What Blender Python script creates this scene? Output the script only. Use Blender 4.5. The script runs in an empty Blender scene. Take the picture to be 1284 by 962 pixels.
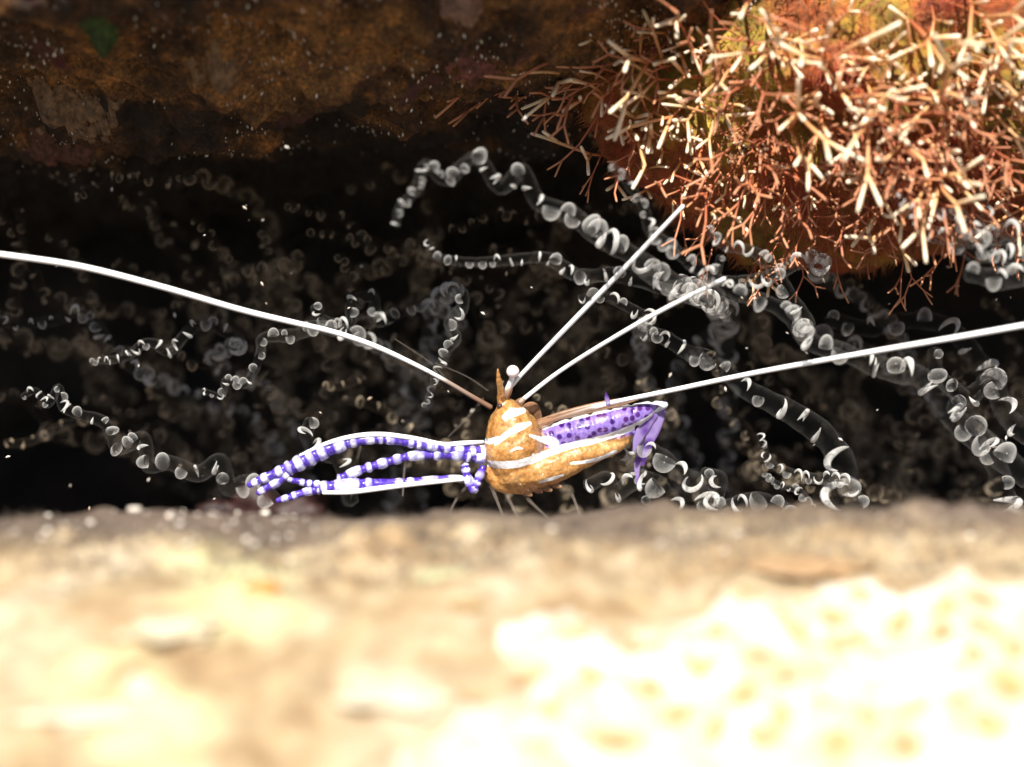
import bpy, bmesh, math, random
import numpy as np
from mathutils import Vector, Matrix, noise as mn

# ------------------------------------------------------------------ scene units: 1 unit = 1 cm
sc = bpy.context.scene
sc.unit_settings.system = 'METRIC'
sc.unit_settings.scale_length = 0.01
R = math.radians

# ------------------------------------------------------------------ camera
DIST, PXU, PITCH = 20.0, 138.0, R(8)
W0, H0 = 1284.0, 962.0
CAM = Vector((0, -DIST * math.cos(PITCH), DIST * math.sin(PITCH)))
cd = bpy.data.cameras.new('camera')
cam = bpy.data.objects.new('camera', cd)
sc.collection.objects.link(cam)
cam.location = CAM
cam.rotation_euler = (math.pi / 2 - PITCH, 0, 0)
cd.sensor_width = 36.0
cd.lens = 36.0 * DIST * PXU / W0
cd.clip_start, cd.clip_end = 0.1, 500
cd.dof.use_dof = True
cd.dof.focus_distance = DIST
cd.dof.aperture_fstop = 0.148
sc.camera = cam

# ------------------------------------------------------------------ sky and sun
SUN_EL, SUN_AZ = R(50), R(-12)            # azimuth seen from behind the camera, negative = from the left
world = bpy.data.worlds.new('World')
sc.world = world
world.use_nodes = True
wn, wl = world.node_tree.nodes, world.node_tree.links
sky = wn.new('ShaderNodeTexSky')
sky.sky_type = 'NISHITA'
sky.sun_disc = False
sky.sun_elevation = SUN_EL
sky.sun_rotation = math.pi - SUN_AZ
bg = wn['Background']
bg.inputs['Strength'].default_value = 0.05
wl.new(sky.outputs[0], bg.inputs['Color'])
sd = bpy.data.lights.new('sun', 'SUN')
sd.energy = 5.0
sd.angle = R(0.5)
sd.color = (1.0, 0.95, 0.86)
sun = bpy.data.objects.new('sun', sd)
sc.collection.objects.link(sun)
TO_SUN = Vector((math.sin(SUN_AZ) * math.cos(SUN_EL), -math.cos(SUN_AZ) * math.cos(SUN_EL), math.sin(SUN_EL)))
sun.location = TO_SUN * 60
sun.rotation_euler = TO_SUN.to_track_quat('Z', 'Y').to_euler()
sc.view_settings.view_transform = 'Standard'
sc.view_settings.look = 'None'
sc.view_settings.gamma = 1.0
sc.view_settings.exposure = 0.9
sc.render.engine = 'CYCLES'
sc.cycles.use_denoising = True
sc.cycles.max_bounces = 8
sc.cycles.diffuse_bounces = 3
sc.cycles.transparent_max_bounces = 24
sc.cycles.sample_clamp_indirect = 4

# ------------------------------------------------------------------ helpers
rng = random.Random(7)
C = sc.collection
RT = cam.rotation_euler.to_matrix()


def P(px, py, Y=0.0):
    """point at depth Y seen at that place of the photograph"""
    d = RT @ Vector(((px - W0 / 2) / PXU / DIST, (H0 / 2 - py) / PXU / DIST, -1.0))
    return CAM + d * ((Y - CAM.y) / d.y)


def S(px, Y=0.0):
    """length of px pixels at depth Y"""
    return px / PXU * (Y - CAM.y) / -CAM.y


def mat(name, build):
    m = bpy.data.materials.new(name)
    m.use_nodes = True
    nt = m.node_tree
    build(nt, nt.nodes['Principled BSDF'], nt.nodes['Material Output'])
    return m


def N(nt, kind, **kw):
    n = nt.nodes.new('ShaderNode' + kind)
    for k, v in kw.items():
        if k in n.inputs:
            n.inputs[k].default_value = v
        else:
            setattr(n, k, v)
    return n


def ramp(nt, fac, stops, interp='LINEAR'):
    r = nt.nodes.new('ShaderNodeValToRGB')
    r.color_ramp.interpolation = interp
    el = r.color_ramp.elements
    while len(el) < len(stops):
        el.new(0.5)
    for e, (p, c) in zip(el, stops):
        e.position = p
        e.color = (*c, 1) if len(c) == 3 else c
    nt.links.new(fac, r.inputs[0])
    return r


def coords(nt):
    return nt.nodes.new('ShaderNodeTexCoord').outputs['Object']


def noise(nt, scale, detail=6, rough=0.6, vec=None, dist=0.0):
    n = N(nt, 'TexNoise', Scale=scale, Detail=detail, Roughness=rough, Distortion=dist)
    nt.links.new(vec if vec is not None else coords(nt), n.inputs['Vector'])
    return n.outputs['Fac']


def mix(nt, fac, a, b, mode='MIX'):
    m = N(nt, 'Mix', data_type='RGBA', blend_type=mode)
    for sock, v in ((m.inputs[0], fac), (m.inputs[6], a), (m.inputs[7], b)):
        if hasattr(v, 'is_linked'):
            nt.links.new(v, sock)
        elif isinstance(v, tuple):
            sock.default_value = (*v, 1)
        else:
            sock.default_value = v
    return m.outputs[2]


def bump(nt, h, bs, strength=0.5, dist=0.05):
    b = N(nt, 'Bump', Strength=strength, Distance=dist)
    nt.links.new(h, b.inputs['Height'])
    nt.links.new(b.outputs[0], bs.inputs['Normal'])


def attr(nt, name):
    a = nt.nodes.new('ShaderNodeAttribute')
    a.attribute_name = name
    return a


def mesh(name, v, f, m=None, smooth=True, attrs=None):
    me = bpy.data.meshes.new(name)
    me.from_pydata([tuple(p) for p in v], [], f)
    if smooth:
        me.polygons.foreach_set('use_smooth', [True] * len(me.polygons))
    for k, vals in (attrs or {}).items():
        a = me.attributes.new(k, 'FLOAT', 'POINT')
        a.data.foreach_set('value', list(map(float, vals)))
    if m:
        me.materials.append(m)
    me.update()
    return me


def obj(name, me, parent=None, M=None):
    o = bpy.data.objects.new(name, me)
    C.objects.link(o)
    if parent:
        o.parent = parent
    if M is not None:
        o.matrix_local = M
    return o


def tag(o, label=None, cat=None, group=None, kind=None):
    for k, v in (('label', label), ('category', cat), ('group', group), ('kind', kind)):
        if v:
            o[k] = v
    return o


def thing(name, label, cat, loc, group=None):
    o = obj(name, None)
    o.location = loc
    return tag(o, label, cat, group)


def local(o, pts):
    """world points in the space of an unrotated root"""
    return [Vector(p) - o.location for p in pts]


def spline(pts, n=6):
    """Catmull-Rom through rows of floats"""
    p = np.array(pts, float)
    if len(p) < 3:
        t = np.linspace(0, 1, n + 1)[:, None]
        return p[0] * (1 - t) + p[-1] * t
    q = np.vstack([2 * p[0] - p[1], p, 2 * p[-1] - p[-2]])
    out = []
    for i in range(len(p) - 1):
        a, b, c, d = q[i:i + 4]
        for k in range(n):
            t = k / n
            out.append(0.5 * (2 * b + (c - a) * t + (2 * a - 5 * b + 4 * c - d) * t * t + (3 * b - a - 3 * c + d) * t ** 3))
    out.append(p[-1])
    return np.array(out)


def frames(pts):
    pts = [Vector(p) for p in pts]
    tan = []
    for i in range(len(pts)):
        t = pts[min(i + 1, len(pts) - 1)] - pts[max(i - 1, 0)]
        tan.append(t.normalized() if t.length > 1e-9 else Vector((0, 0, 1)))
    u = tan[0].orthogonal().normalized()
    out = []
    for p, t in zip(pts, tan):
        u = (u - t * u.dot(t))
        u = u.normalized() if u.length > 1e-6 else t.orthogonal().normalized()
        out.append((p, t, u, t.cross(u)))
    return out


def tube(pts, rad, sides=8, flat=1.0, flat_dir=None):
    """closed tube; returns verts, faces, t along it"""
    v, f, tt = [], [], []
    fr = frames(pts)
    n = len(fr)
    for i, (p, t, a, b) in enumerate(fr):
        if flat_dir is not None:
            b2 = flat_dir - t * flat_dir.dot(t)
            b = b2.normalized()
            a = b.cross(t)
        for k in range(sides):
            w = 2 * math.pi * k / sides
            v.append(p + a * (math.cos(w) * rad[i]) + b * (math.sin(w) * rad[i] * flat))
            tt.append(i / (n - 1))
    for i in range(n - 1):
        for k in range(sides):
            f.append((i * sides + k, i * sides + (k + 1) % sides, (i + 1) * sides + (k + 1) % sides, (i + 1) * sides + k))
    for e, s in ((0, -1), (n - 1, 1)):
        p, t = fr[e][0], fr[e][1]
        v.append(p + t * (s * rad[e] * 0.6))
        tt.append(e / (n - 1))
        c = len(v) - 1
        for k in range(sides):
            q = (e * sides + k, e * sides + (k + 1) % sides)
            f.append((q[1], q[0], c) if s < 0 else (q[0], q[1], c))
    return v, f, tt


def px_tube(rows, root, sides=8, sub=6, flat=1.0, flat_dir=None, wob=None):
    """rows: (px, py, Y, radius in px) -> tube mesh data local to root"""
    s = spline([(*P(x, y, Y), S(r, Y)) for x, y, Y, r in rows], sub)
    rad = np.maximum(s[:, 3], 1e-3)
    if wob is not None:
        rad = rad * wob(np.linspace(0, 1, len(rad)))
    return tube(local(root, s[:, :3]) if root else s[:, :3], rad, sides, flat, flat_dir)


class Soup:
    def __init__(self):
        self.v, self.f, self.t = [], [], []

    def add(self, v, f, t=None):
        b = len(self.v)
        self.v += list(v)
        self.f += [tuple(i + b for i in q) for q in f]
        self.t += list(t) if t is not None else [0.0] * len(v)

    def build(self, name, m, smooth=True):
        return mesh(name, self.v, self.f, m, smooth, {'t': self.t})


def ico(sub=2):
    bm = bmesh.new()
    bmesh.ops.create_icosphere(bm, subdivisions=sub, radius=1)
    v = [x.co.copy() for x in bm.verts]
    f = [tuple(q.index for q in x.verts) for x in bm.faces]
    bm.free()
    return v, f


def lump(seed, sub=2, amp=0.3, freq=1.2, squash=(1, 1, 1)):
    v, f = ico(sub)
    o = Vector((seed * 7.3, seed * 3.1, seed))
    out = []
    for p in v:
        k = 1 + amp * mn.noise(p * freq + o) + amp * 0.4 * mn.noise(p * freq * 2.7 + o)
        out.append(Vector((p.x * k * squash[0], p.y * k * squash[1], p.z * k * squash[2])))
    return out, f


def fbm(x, y, z, octs=5, h=0.6):
    s, a = 0.0, 1.0
    for i in range(octs):
        s += a * mn.noise(Vector((x, y, z)))
        x, y, z, a = x * 2.03, y * 2.03, z * 2.03, a * h
    return s


def lerp_profile(prof, s):
    k = [p[0] for p in prof]
    return [float(np.interp(s, k, [p[j] for p in prof])) for j in range(1, len(prof[0]))]


# ------------------------------------------------------------------ materials of the setting
def b_overhang(nt, bs, out):
    c = coords(nt)
    n1 = noise(nt, 0.9, 8, 0.65, c)
    n2 = noise(nt, 5.0, 8, 0.7, c)
    col = ramp(nt, n1, [(0.34, (0.010, 0.006, 0.004)), (0.46, (0.095, 0.045, 0.017)), (0.58, (0.34, 0.175, 0.055)), (0.75, (0.15, 0.068, 0.04))]).outputs[0]
    fine = ramp(nt, n2, [(0.3, (0.12, 0.10, 0.09)), (0.52, (0.8, 0.75, 0.65)), (0.74, (1.9, 1.6, 1.2))]).outputs[0]
    col = mix(nt, 1.0, col, fine, 'MULTIPLY')
    col = mix(nt, 0.85, col, ramp(nt, noise(nt, 26, 4, 0.75, c), [(0.36, (0.25, 0.22, 0.2)), (0.52, (1, 1, 1)), (0.66, (2.2, 2.0, 1.7))]).outputs[0], 'MULTIPLY')
    pink = ramp(nt, noise(nt, 1.6, 4, 0.5, c, 0.6), [(0.60, (0, 0, 0)), (0.70, (1, 1, 1))]).outputs[0]
    col = mix(nt, pink, col, (0.14, 0.045, 0.05))
    col = mix(nt, attr(nt, 'depth_shade').outputs['Fac'], col, (0.012, 0.008, 0.005))    # crevice shade painted in: the rock goes near black with depth
    nt.links.new(col, bs.inputs['Base Color'])
    bs.inputs['Roughness'].default_value = 0.75
    bump(nt, noise(nt, 9, 10, 0.7, c), bs, 0.9, 0.08)


def b_cave(nt, bs, out):
    c = coords(nt)
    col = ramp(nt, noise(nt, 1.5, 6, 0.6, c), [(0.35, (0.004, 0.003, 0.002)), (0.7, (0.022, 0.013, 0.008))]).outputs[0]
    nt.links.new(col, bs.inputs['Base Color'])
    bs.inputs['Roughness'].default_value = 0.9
    bump(nt, noise(nt, 6, 8, 0.7, c), bs, 0.8, 0.08)


def b_ledge(nt, bs, out):
    c = coords(nt)
    n1 = noise(nt, 1.1, 7, 0.62, c)
    n2 = noise(nt, 4.0, 6, 0.6, c)
    col = ramp(nt, n1, [(0.30, (0.29, 0.19, 0.10)), (0.43, (0.37, 0.275, 0.16)), (0.52, (0.42, 0.335, 0.215)), (0.66, (0.49, 0.42, 0.31))]).outputs[0]
    col = mix(nt, 0.75, col, ramp(nt, n2, [(0.32, (0.55, 0.42, 0.30)), (0.5, (0.9, 0.85, 0.78)), (0.66, (1.15, 1.12, 1.05))]).outputs[0], 'MULTIPLY')
    green = ramp(nt, noise(nt, 0.55, 3, 0.5, c), [(0.60, (0, 0, 0)), (0.72, (0.5, 0.5, 0.5))]).outputs[0]
    col = mix(nt, green, col, (0.62, 0.62, 0.30))
    turf = attr(nt, 'turf').outputs['Fac']
    col = mix(nt, turf, col, mix(nt, n2, (0.045, 0.032, 0.026), (0.22, 0.16, 0.12)))
    nt.links.new(col, bs.inputs['Base Color'])
    bs.inputs['Roughness'].default_value = 0.6
    bump(nt, noise(nt, 7, 9, 0.65, c), bs, 0.6, 0.06)


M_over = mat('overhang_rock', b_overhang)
M_cave = mat('cave_rock', b_cave)
M_ledge = mat('ledge_crust', b_ledge)


def simple(name, col, rough=0.5, var=0.35, scale=9.0, sss=0.0, bmp=0.4, bd=0.02, spec=0.5):
    def b(nt, bs, out):
        c = coords(nt)
        n = noise(nt, scale, 7, 0.65, c)
        lo = tuple(x * (1 - var) for x in col)
        hi = tuple(min(0.95, x * (1 + var)) for x in col)
        nt.links.new(ramp(nt, n, [(0.3, lo), (0.7, hi)]).outputs[0], bs.inputs['Base Color'])
        bs.inputs['Roughness'].default_value = rough
        bs.inputs['Specular IOR Level'].default_value = spec
        if sss:
            bs.inputs['Subsurface Weight'].default_value = sss
            bs.inputs['Subsurface Radius'].default_value = (0.06, 0.04, 0.03)
        if bmp:
            bump(nt, n, bs, bmp, bd)
    return mat(name, b)


# ------------------------------------------------------------------ overhang (brown rock roof of the crevice)
OVER = [(0.00, -1.7, 9.0), (0.10, -2.0, 4.6), (0.16, -1.9, 3.75), (0.22, -1.5, 3.42), (0.40, -0.4, 2.95), (0.60, 0.9, 2.42),
        (0.74, 1.9, 2.05), (0.84, 2.9, 1.72), (0.92, 4.2, 1.3), (1.00, 7.0, 0.6)]


def over_pt(x, s):
    y, z = lerp_profile(OVER, s)
    w = min(1.0, max(0.0, (x - 0.1) / 2.0))
    y += 1.4 * w * w * (3 - 2 * w) * min(1.0, max(0.0, (0.75 - s) / 0.5))     # the front edge steps back on the right
    a = fbm(x * 0.55, s * 3.3, 1.7, 4) * 0.34
    b = fbm(x * 1.9, y * 1.9, z * 1.9 + 5, 6, 0.7) * 0.13
    y0, z0 = lerp_profile(OVER, max(0, s - 0.01))
    y1, z1 = lerp_profile(OVER, min(1, s + 0.01))
    nrm = Vector((0, z1 - z0, -(y1 - y0)))
    nrm = nrm.normalized() if nrm.length else Vector((0, 0, -1))
    return Vector((x, y, z)) + nrm * (a * (0.35 + min(1, max(0, (s - 0.15) * 3))) + b), nrm


def sheet(fn, us, vs, extra=None):
    v, f, ex = [], [], []
    for w in vs:
        for u in us:
            p = fn(u, w)
            v.append(p)
    nu = len(us)
    for j in range(len(vs) - 1):
        for i in range(nu - 1):
            a = j * nu + i
            f.append((a, a + 1, a + nu + 1, a + nu))
    return v, f


us = np.concatenate([np.linspace(-13, -5.6, 18)[:-1], np.linspace(-5.6, 5.6, 320), np.linspace(5.6, 13, 18)[1:]])
vs = np.concatenate([np.linspace(0, 0.15, 10)[:-1], np.linspace(0.15, 1, 190)])
v, f = sheet(lambda u, w: over_pt(u, w)[0], us, vs)
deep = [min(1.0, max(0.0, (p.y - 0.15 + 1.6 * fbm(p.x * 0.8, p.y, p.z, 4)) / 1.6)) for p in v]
overhang = obj('rock_overhang', mesh('rock_overhang', v, f, M_over, True, {'depth_shade': deep}))
tag(overhang, 'dark brown speckled rock overhang roofing the crevice', 'rock', kind='structure')
over_verts = v
NU, NV = len(us), len(vs)

# ------------------------------------------------------------------ cave wall
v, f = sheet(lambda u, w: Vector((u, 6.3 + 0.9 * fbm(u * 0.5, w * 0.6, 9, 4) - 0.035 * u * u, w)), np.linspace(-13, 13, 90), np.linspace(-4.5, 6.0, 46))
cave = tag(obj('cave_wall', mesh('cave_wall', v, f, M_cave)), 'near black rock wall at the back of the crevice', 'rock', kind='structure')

# ------------------------------------------------------------------ ledge (blurred pale crust in front)
LEDGE = [(0.0, -17.0, -9.0), (0.12, -9.5, -3.0), (0.30, -6.6, -1.42), (0.50, -4.9, -0.76), (0.66, -4.0, -0.57), (0.74, -3.4, -0.55),
         (0.80, -2.6, -0.70), (0.86, -1.2, -1.12), (0.93, 0.6, -1.6), (1.0, 6.5, -2.9)]


def ledge_pt(x, s):
    y, z = lerp_profile(LEDGE, s)
    x2 = x * 1.0
    big = fbm(x2 * 0.33, y * 0.5, 3.3, 3) * 0.10
    mid = fbm(x2 * 1.3, y * 1.3, 8.1, 4, 0.55) * 0.085
    nub = max(0.0, 0.32 - mn.voronoi(Vector((x2 * 1.9, y * 1.9, 0)))[0][0]) * 0.30
    return Vector((x, y, z + big + mid + nub - 0.012 * max(0, -x) + 0.0))


us = np.concatenate([np.linspace(-13, -5.4, 20)[:-1], np.linspace(-5.4, 5.4, 230), np.linspace(5.4, 13, 20)[1:]])
vs = np.concatenate([np.linspace(0, 0.22, 12)[:-1], np.linspace(0.22, 0.88, 150)[:-1], np.linspace(0.88, 1, 16)])
v, f = sheet(ledge_pt, us, vs)
turf = []
for p in v:
    k = (p.y + 4.15 + 0.9 * fbm(p.x * 0.6, p.y * 0.5, 2, 3)) / 1.0
    turf.append(min(1.0, max(0.0, k)))
ledge = obj('rock_ledge', mesh('rock_ledge', v, f, M_ledge, True, {'turf': turf}))
tag(ledge, 'pale tan encrusted rock ledge, out of focus in front', 'rock', kind='structure')
ledge_verts = v


def ledge_z(x, y):
    ss = np.linspace(0, 1, 201)
    ys = np.interp(ss, [p[0] for p in LEDGE], [p[1] for p in LEDGE])
    return ledge_pt(x, float(np.interp(y, ys, ss)))


def on_ledge(px, py):
    """where the sight line of that place meets the ledge"""
    best = None
    for Y in np.linspace(-9, 0, 181):
        p = P(px, py, float(Y))
        q = ledge_z(p.x, p.y)
        if p.z <= q.z:
            best = q
            break
    return best if best is not None else ledge_z(P(px, py, -3.4).x, -3.4)


# ------------------------------------------------------------------ pitted sponge crust on the ledge
PITS = [(1185, 782, 40, 14), (880, 862, 36, 15), (1000, 815, 30, 12), (1190, 870, 40, 18), (815, 885, 40, 16), (1090, 925, 40, 15), (985, 872, 40, 15), (770, 800, 34, 14), (1080, 755, 40, 14), (1270, 830, 30, 16), (720, 895, 34, 14), (1200, 905, 36, 15), (960, 945, 40, 16),
        (935, 772, 36, 17), (1040, 784, 52, 20), (1140, 757, 55, 17), (1230, 768, 40, 17), (805, 828, 46, 27), (715, 816, 30, 20), (955, 838, 50, 20),
        (1062, 820, 58, 12), (895, 816, 30, 18), (1125, 800, 24, 22), (1237, 806, 50, 18), (1025, 856, 34, 15), (930, 888, 44, 22), (742, 866, 40, 14),
        (850, 915, 50, 19), (690, 916, 32, 24), (895, 933, 30, 21), (1262, 878, 42, 34), (1220, 845, 16, 18), (1110, 852, 44, 14), (1045, 905, 46, 15),
        (1143, 908, 46, 14), (1050, 950, 58, 18), (1136, 957, 48, 14), (770, 947, 84, 20), (1240, 934, 55, 16), (660, 852, 34, 16), (985, 792, 26, 11),
        (845, 780, 30, 12), (1180, 822, 26, 12), (980, 915, 30, 13)]


def b_sponge(nt, bs, out):
    c = coords(nt)
    n = noise(nt, 2.2, 6, 0.6, c)
    nt.links.new(ramp(nt, n, [(0.3, (0.40, 0.26, 0.12)), (0.42, (0.47, 0.38, 0.26)), (0.60, (0.64, 0.61, 0.54))]).outputs[0], bs.inputs['Base Color'])
    bs.inputs['Roughness'].default_value = 0.55
    bs.inputs['Subsurface Weight'].default_value = 0.2
    bs.inputs['Subsurface Radius'].default_value = (0.08, 0.06, 0.04)
    bump(nt, noise(nt, 14, 6, 0.6, c), bs, 0.4, 0.03)


M_sponge = mat('cream_sponge', b_sponge)


def b_pore(nt, bs, out):
    t = attr(nt, 't').outputs['Fac']
    n = noise(nt, 5, 5, 0.6)
    col = ramp(nt, n, [(0.3, (0.24, 0.13, 0.04)), (0.5, (0.36, 0.22, 0.075)), (0.7, (0.46, 0.31, 0.12))]).outputs[0]
    nt.links.new(mix(nt, ramp(nt, t, [(0.3, (0, 0, 0)), (1.0, (1, 1, 1))]).outputs[0], col, (0.62, 0.54, 0.41)), bs.inputs['Base Color'])
    bs.inputs['Roughness'].default_value = 0.55


M_pore = mat('golden_pore_lining', b_pore)
pit_c = []
for x, y, w, h in PITS:
    a, b = on_ledge(x, y), on_ledge(x + w / 2, y)
    c0, c1 = on_ledge(x, y - h / 2), on_ledge(x, y + h / 2)
    pit_c.append((a, max(0.11, min(0.42, (b - a).length * 1.5)), max(0.14, min(0.45, abs(c0.y - c1.y) * 0.8))))


def sponge_pt(x, y):
    q = ledge_z(x, y)
    e = 1.0
    # irregular border: an outline in ledge space
    cx, cy = 3.3, -6.9
    rr = math.hypot((x - cx) / 4.1, (y - cy) / 2.2) + 0.13 * fbm(x * 0.9, y * 0.9, 4.4, 3)
    lift = 0.10 * min(1.0, max(-1.4, (1 - rr) * 7)) + 0.05 * max(0, 1 - rr)
    z = q.z + lift + 0.07 * fbm(x * 1.6, y * 1.6, 7, 4)
    for a, rx, ry in pit_c:
        dx, dy = (x - a.x) / rx, (y - a.y) / ry
        d = dx * dx + dy * dy
        if d < 4:
            z += -0.085 * math.exp(-d * d * 0.9) + 0.035 * math.exp(-(math.sqrt(d) - 1.25) ** 2 * 12)
    return Vector((x, y, z))


v, f = sheet(sponge_pt, np.linspace(-1.4, 6.6, 170), np.linspace(-9.6, -4.2, 130))
sponge_root = thing('encrusting_sponge', 'cream white pitted sponge crust spread over the ledge in the lower right', 'sponge', ledge_z(2.6, -6.6))
obj('sponge_crust', mesh('sponge_crust', local(sponge_root, v), f, M_sponge), sponge_root)
for i, (a, rx, ry) in enumerate(pit_c):
    vv, ff = [], []
    RN, AN = 4, 12
    c = sponge_pt(a.x, a.y)
    vv.append(Vector((a.x, a.y, c.z + 0.035)))
    for j in range(1, RN + 1):
        for k in range(AN):
            w = 2 * math.pi * k / AN
            q = (1.05 + 0.35 * mn.noise(Vector((math.cos(w) * 1.3 + i * 3.7, math.sin(w) * 1.3, 0)))) * j / RN
            x, y = a.x + math.cos(w) * rx * q, a.y + math.sin(w) * ry * q
            vv.append(sponge_pt(x, y) + Vector((0, 0, 0.035 if j < RN - 1 else (0.02 if j < RN else -0.02))))
    for k in range(AN):
        ff.append((0, 1 + k, 1 + (k + 1) % AN))
        for j in range(RN - 1):
            b0 = 1 + j * AN
            ff.append((b0 + k, b0 + AN + k, b0 + AN + (k + 1) % AN, b0 + (k + 1) % AN))
    obj('pore', mesh('pore', local(sponge_root, vv), ff, M_pore, True, {'t': [0.0] + [j / RN for j in range(1, RN + 1) for k in range(AN)]}), sponge_root)

# small encrusting lumps on the ledge, told apart by colour
for nm, lab, cat, px, py, r, col, sq in (
        ('orange_sponge', 'small blurred orange sponge knob on the pale ledge', 'sponge', 332, 742, 24, (0.50, 0.20, 0.05), (1, 0.9, 0.6)),
        ('green_tunicate', 'pale yellow green blurred knob on the ledge below the shrimp', 'tunicate', 545, 722, 26, (0.40, 0.40, 0.23), (1.3, 0.9, 0.25)),
        ('white_sponge', 'small round white blurred knob low on the ledge, by the left', 'sponge', 172, 862, 20, (0.60, 0.52, 0.40), (1, 1, 0.6)),
        ('cream_sponge', 'broad cream white blurred sponge patch on the left of the ledge', 'sponge', 215, 788, 55, (0.54, 0.45, 0.31), (1.2, 1.0, 0.3)),
        ('brown_pebble', 'dull brown pebble on the ledge right of the green knob', 'pebble', 588, 758, 18, (0.33, 0.22, 0.10), (1.2, 1, 0.5)),
        ('long_white_sponge', 'long white blurred sponge ridge in the lower left corner', 'sponge', 110, 905, 60, (0.58, 0.50, 0.38), (1.5, 0.5, 0.25)),
        ('bright_sponge', 'bright white blurred sponge mound at the bottom centre', 'sponge', 500, 880, 48, (0.58, 0.50, 0.37), (1.3, 0.8, 0.3)),
        ('tan_sponge', 'tan rounded sponge lump beyond the pitted crust on the right', 'sponge', 1015, 712, 46, (0.36, 0.23, 0.12), (1.6, 0.9, 0.2))):
    q = on_ledge(px, py)
    lv, lf = lump(px, 4, 0.5, 1.4, sq)
    k = S(r, q.y)
    o = obj(nm, mesh(nm, [p * k for p in lv], lf, simple(nm, col, 0.6, 0.25, 6, 0.2)))
    o.location = q + Vector((0, 0, -0.02))
    tag(o, lab, cat)

# turf filaments along the lip, sediment grains
def b_grain(nt, bs, out):
    oi = nt.nodes.new('ShaderNodeObjectInfo')
    nt.links.new(ramp(nt, noise(nt, 3, 2, 0.5), [(0.35, (0.55, 0.42, 0.30)), (0.6, (0.85, 0.82, 0.76))]).outputs[0], bs.inputs['Base Color'])
    bs.inputs['Roughness'].default_value = 0.25
    bs.inputs['Subsurface Weight'].default_value = 0.3
    bs.inputs['Subsurface Radius'].default_value = (0.03, 0.02, 0.02)


M_grain = mat('pale_sediment_grain', b_grain)
M_turf = simple('grey_brown_turf', (0.16, 0.12, 0.09), 0.7, 0.5, 4, 0, 0)
sp = Soup()
for i in range(9000):
    x = rng.uniform(-5.6, 5.6)
    y = rng.triangular(-4.9, -3.0, -3.8)
    q = ledge_z(x, y) if i % 3 == 0 else Vector((x, y, float(np.interp(y, [p[1] for p in LEDGE], [p[2] for p in LEDGE]))))
    if i % 3:
        q.z += fbm(x * 0.33, y * 0.5, 3.3, 3) * 0.10 + fbm(x * 1.3, y * 1.3, 8.1, 3, 0.55) * 0.085 - 0.012 * max(0, -x)
    L = rng.uniform(0.03, 0.10)
    d = Vector((rng.gauss(0, 0.8), rng.gauss(0, 0.8), 1)).normalized() * L
    w = rng.uniform(0.004, 0.009)
    a = d.orthogonal().normalized() * w
    b = a.cross(d).normalized() * w
    sp.add([q + a, q - a * 0.5 + b * 0.86, q - a * 0.5 - b * 0.86, q + d + Vector((rng.gauss(0, .02), rng.gauss(0, .02), 0))], [(0, 1, 3), (1, 2, 3), (2, 0, 3)])
tag(obj('turf', sp.build('turf', M_turf), ledge), kind='stuff')

grain_me = []
for k in range(5):
    lv, lf = lump(k + 40, 1, 0.5, 1.3, (1, 0.8, 0.75))
    grain_me.append(mesh('grain', lv, lf, M_grain))
for i in range(130):
    px = rng.uniform(-10, 400) if i < 90 else rng.uniform(330, 1290)
    y = rng.uniform(-4.1, -2.3) if i < 90 else rng.uniform(-4.3, -3.2)
    q = ledge_z(P(px, 650, y).x, y)
    r = rng.choice((0.012, 0.014, 0.018, 0.024, 0.036)) * (1.0 if i < 90 else 0.8)
    M = Matrix.Translation(q + Vector((0, 0, r * 0.5))) @ Matrix.Rotation(rng.uniform(0, 6), 4, 'Z') @ Matrix.Rotation(rng.uniform(-.5, .5), 4, 'X') @ Matrix.Diagonal((r * 1.2, r, r, 1))
    obj('grain', grain_me[i % 5], ledge, M)

# dark red crust behind the lip, left
q = P(335, 655, 2.4)
lv, lf = lump(61, 4, 0.9, 1.7, (1.1, 0.6, 0.7))
o = obj('red_crust', mesh('red_crust', [p * 0.5 for p in lv], lf, simple('dark_red_crust', (0.022, 0.004, 0.003), 0.6, 0.5, 6)))
o.location = q
tag(o, 'dark red crusted lump behind the ledge lip beside the claws', 'crust')

# ------------------------------------------------------------------ growths and grains on the overhang
bv = [(vtx, i) for i, vtx in enumerate(over_verts) if -5.4 < vtx.x < 5.4 and -2.5 < vtx.y < 2.3]


def on_over(px, py):
    best, bd = None, 1e9
    for vtx, i in bv:
        d = RT.transposed() @ (vtx - CAM)
        x, y = W0 / 2 + d.x / -d.z * PXU * DIST, H0 / 2 - d.y / -d.z * PXU * DIST
        e = (x - px) ** 2 + (y - py) ** 2
        if e < bd:
            best, bd = vtx, e
    return best


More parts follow.
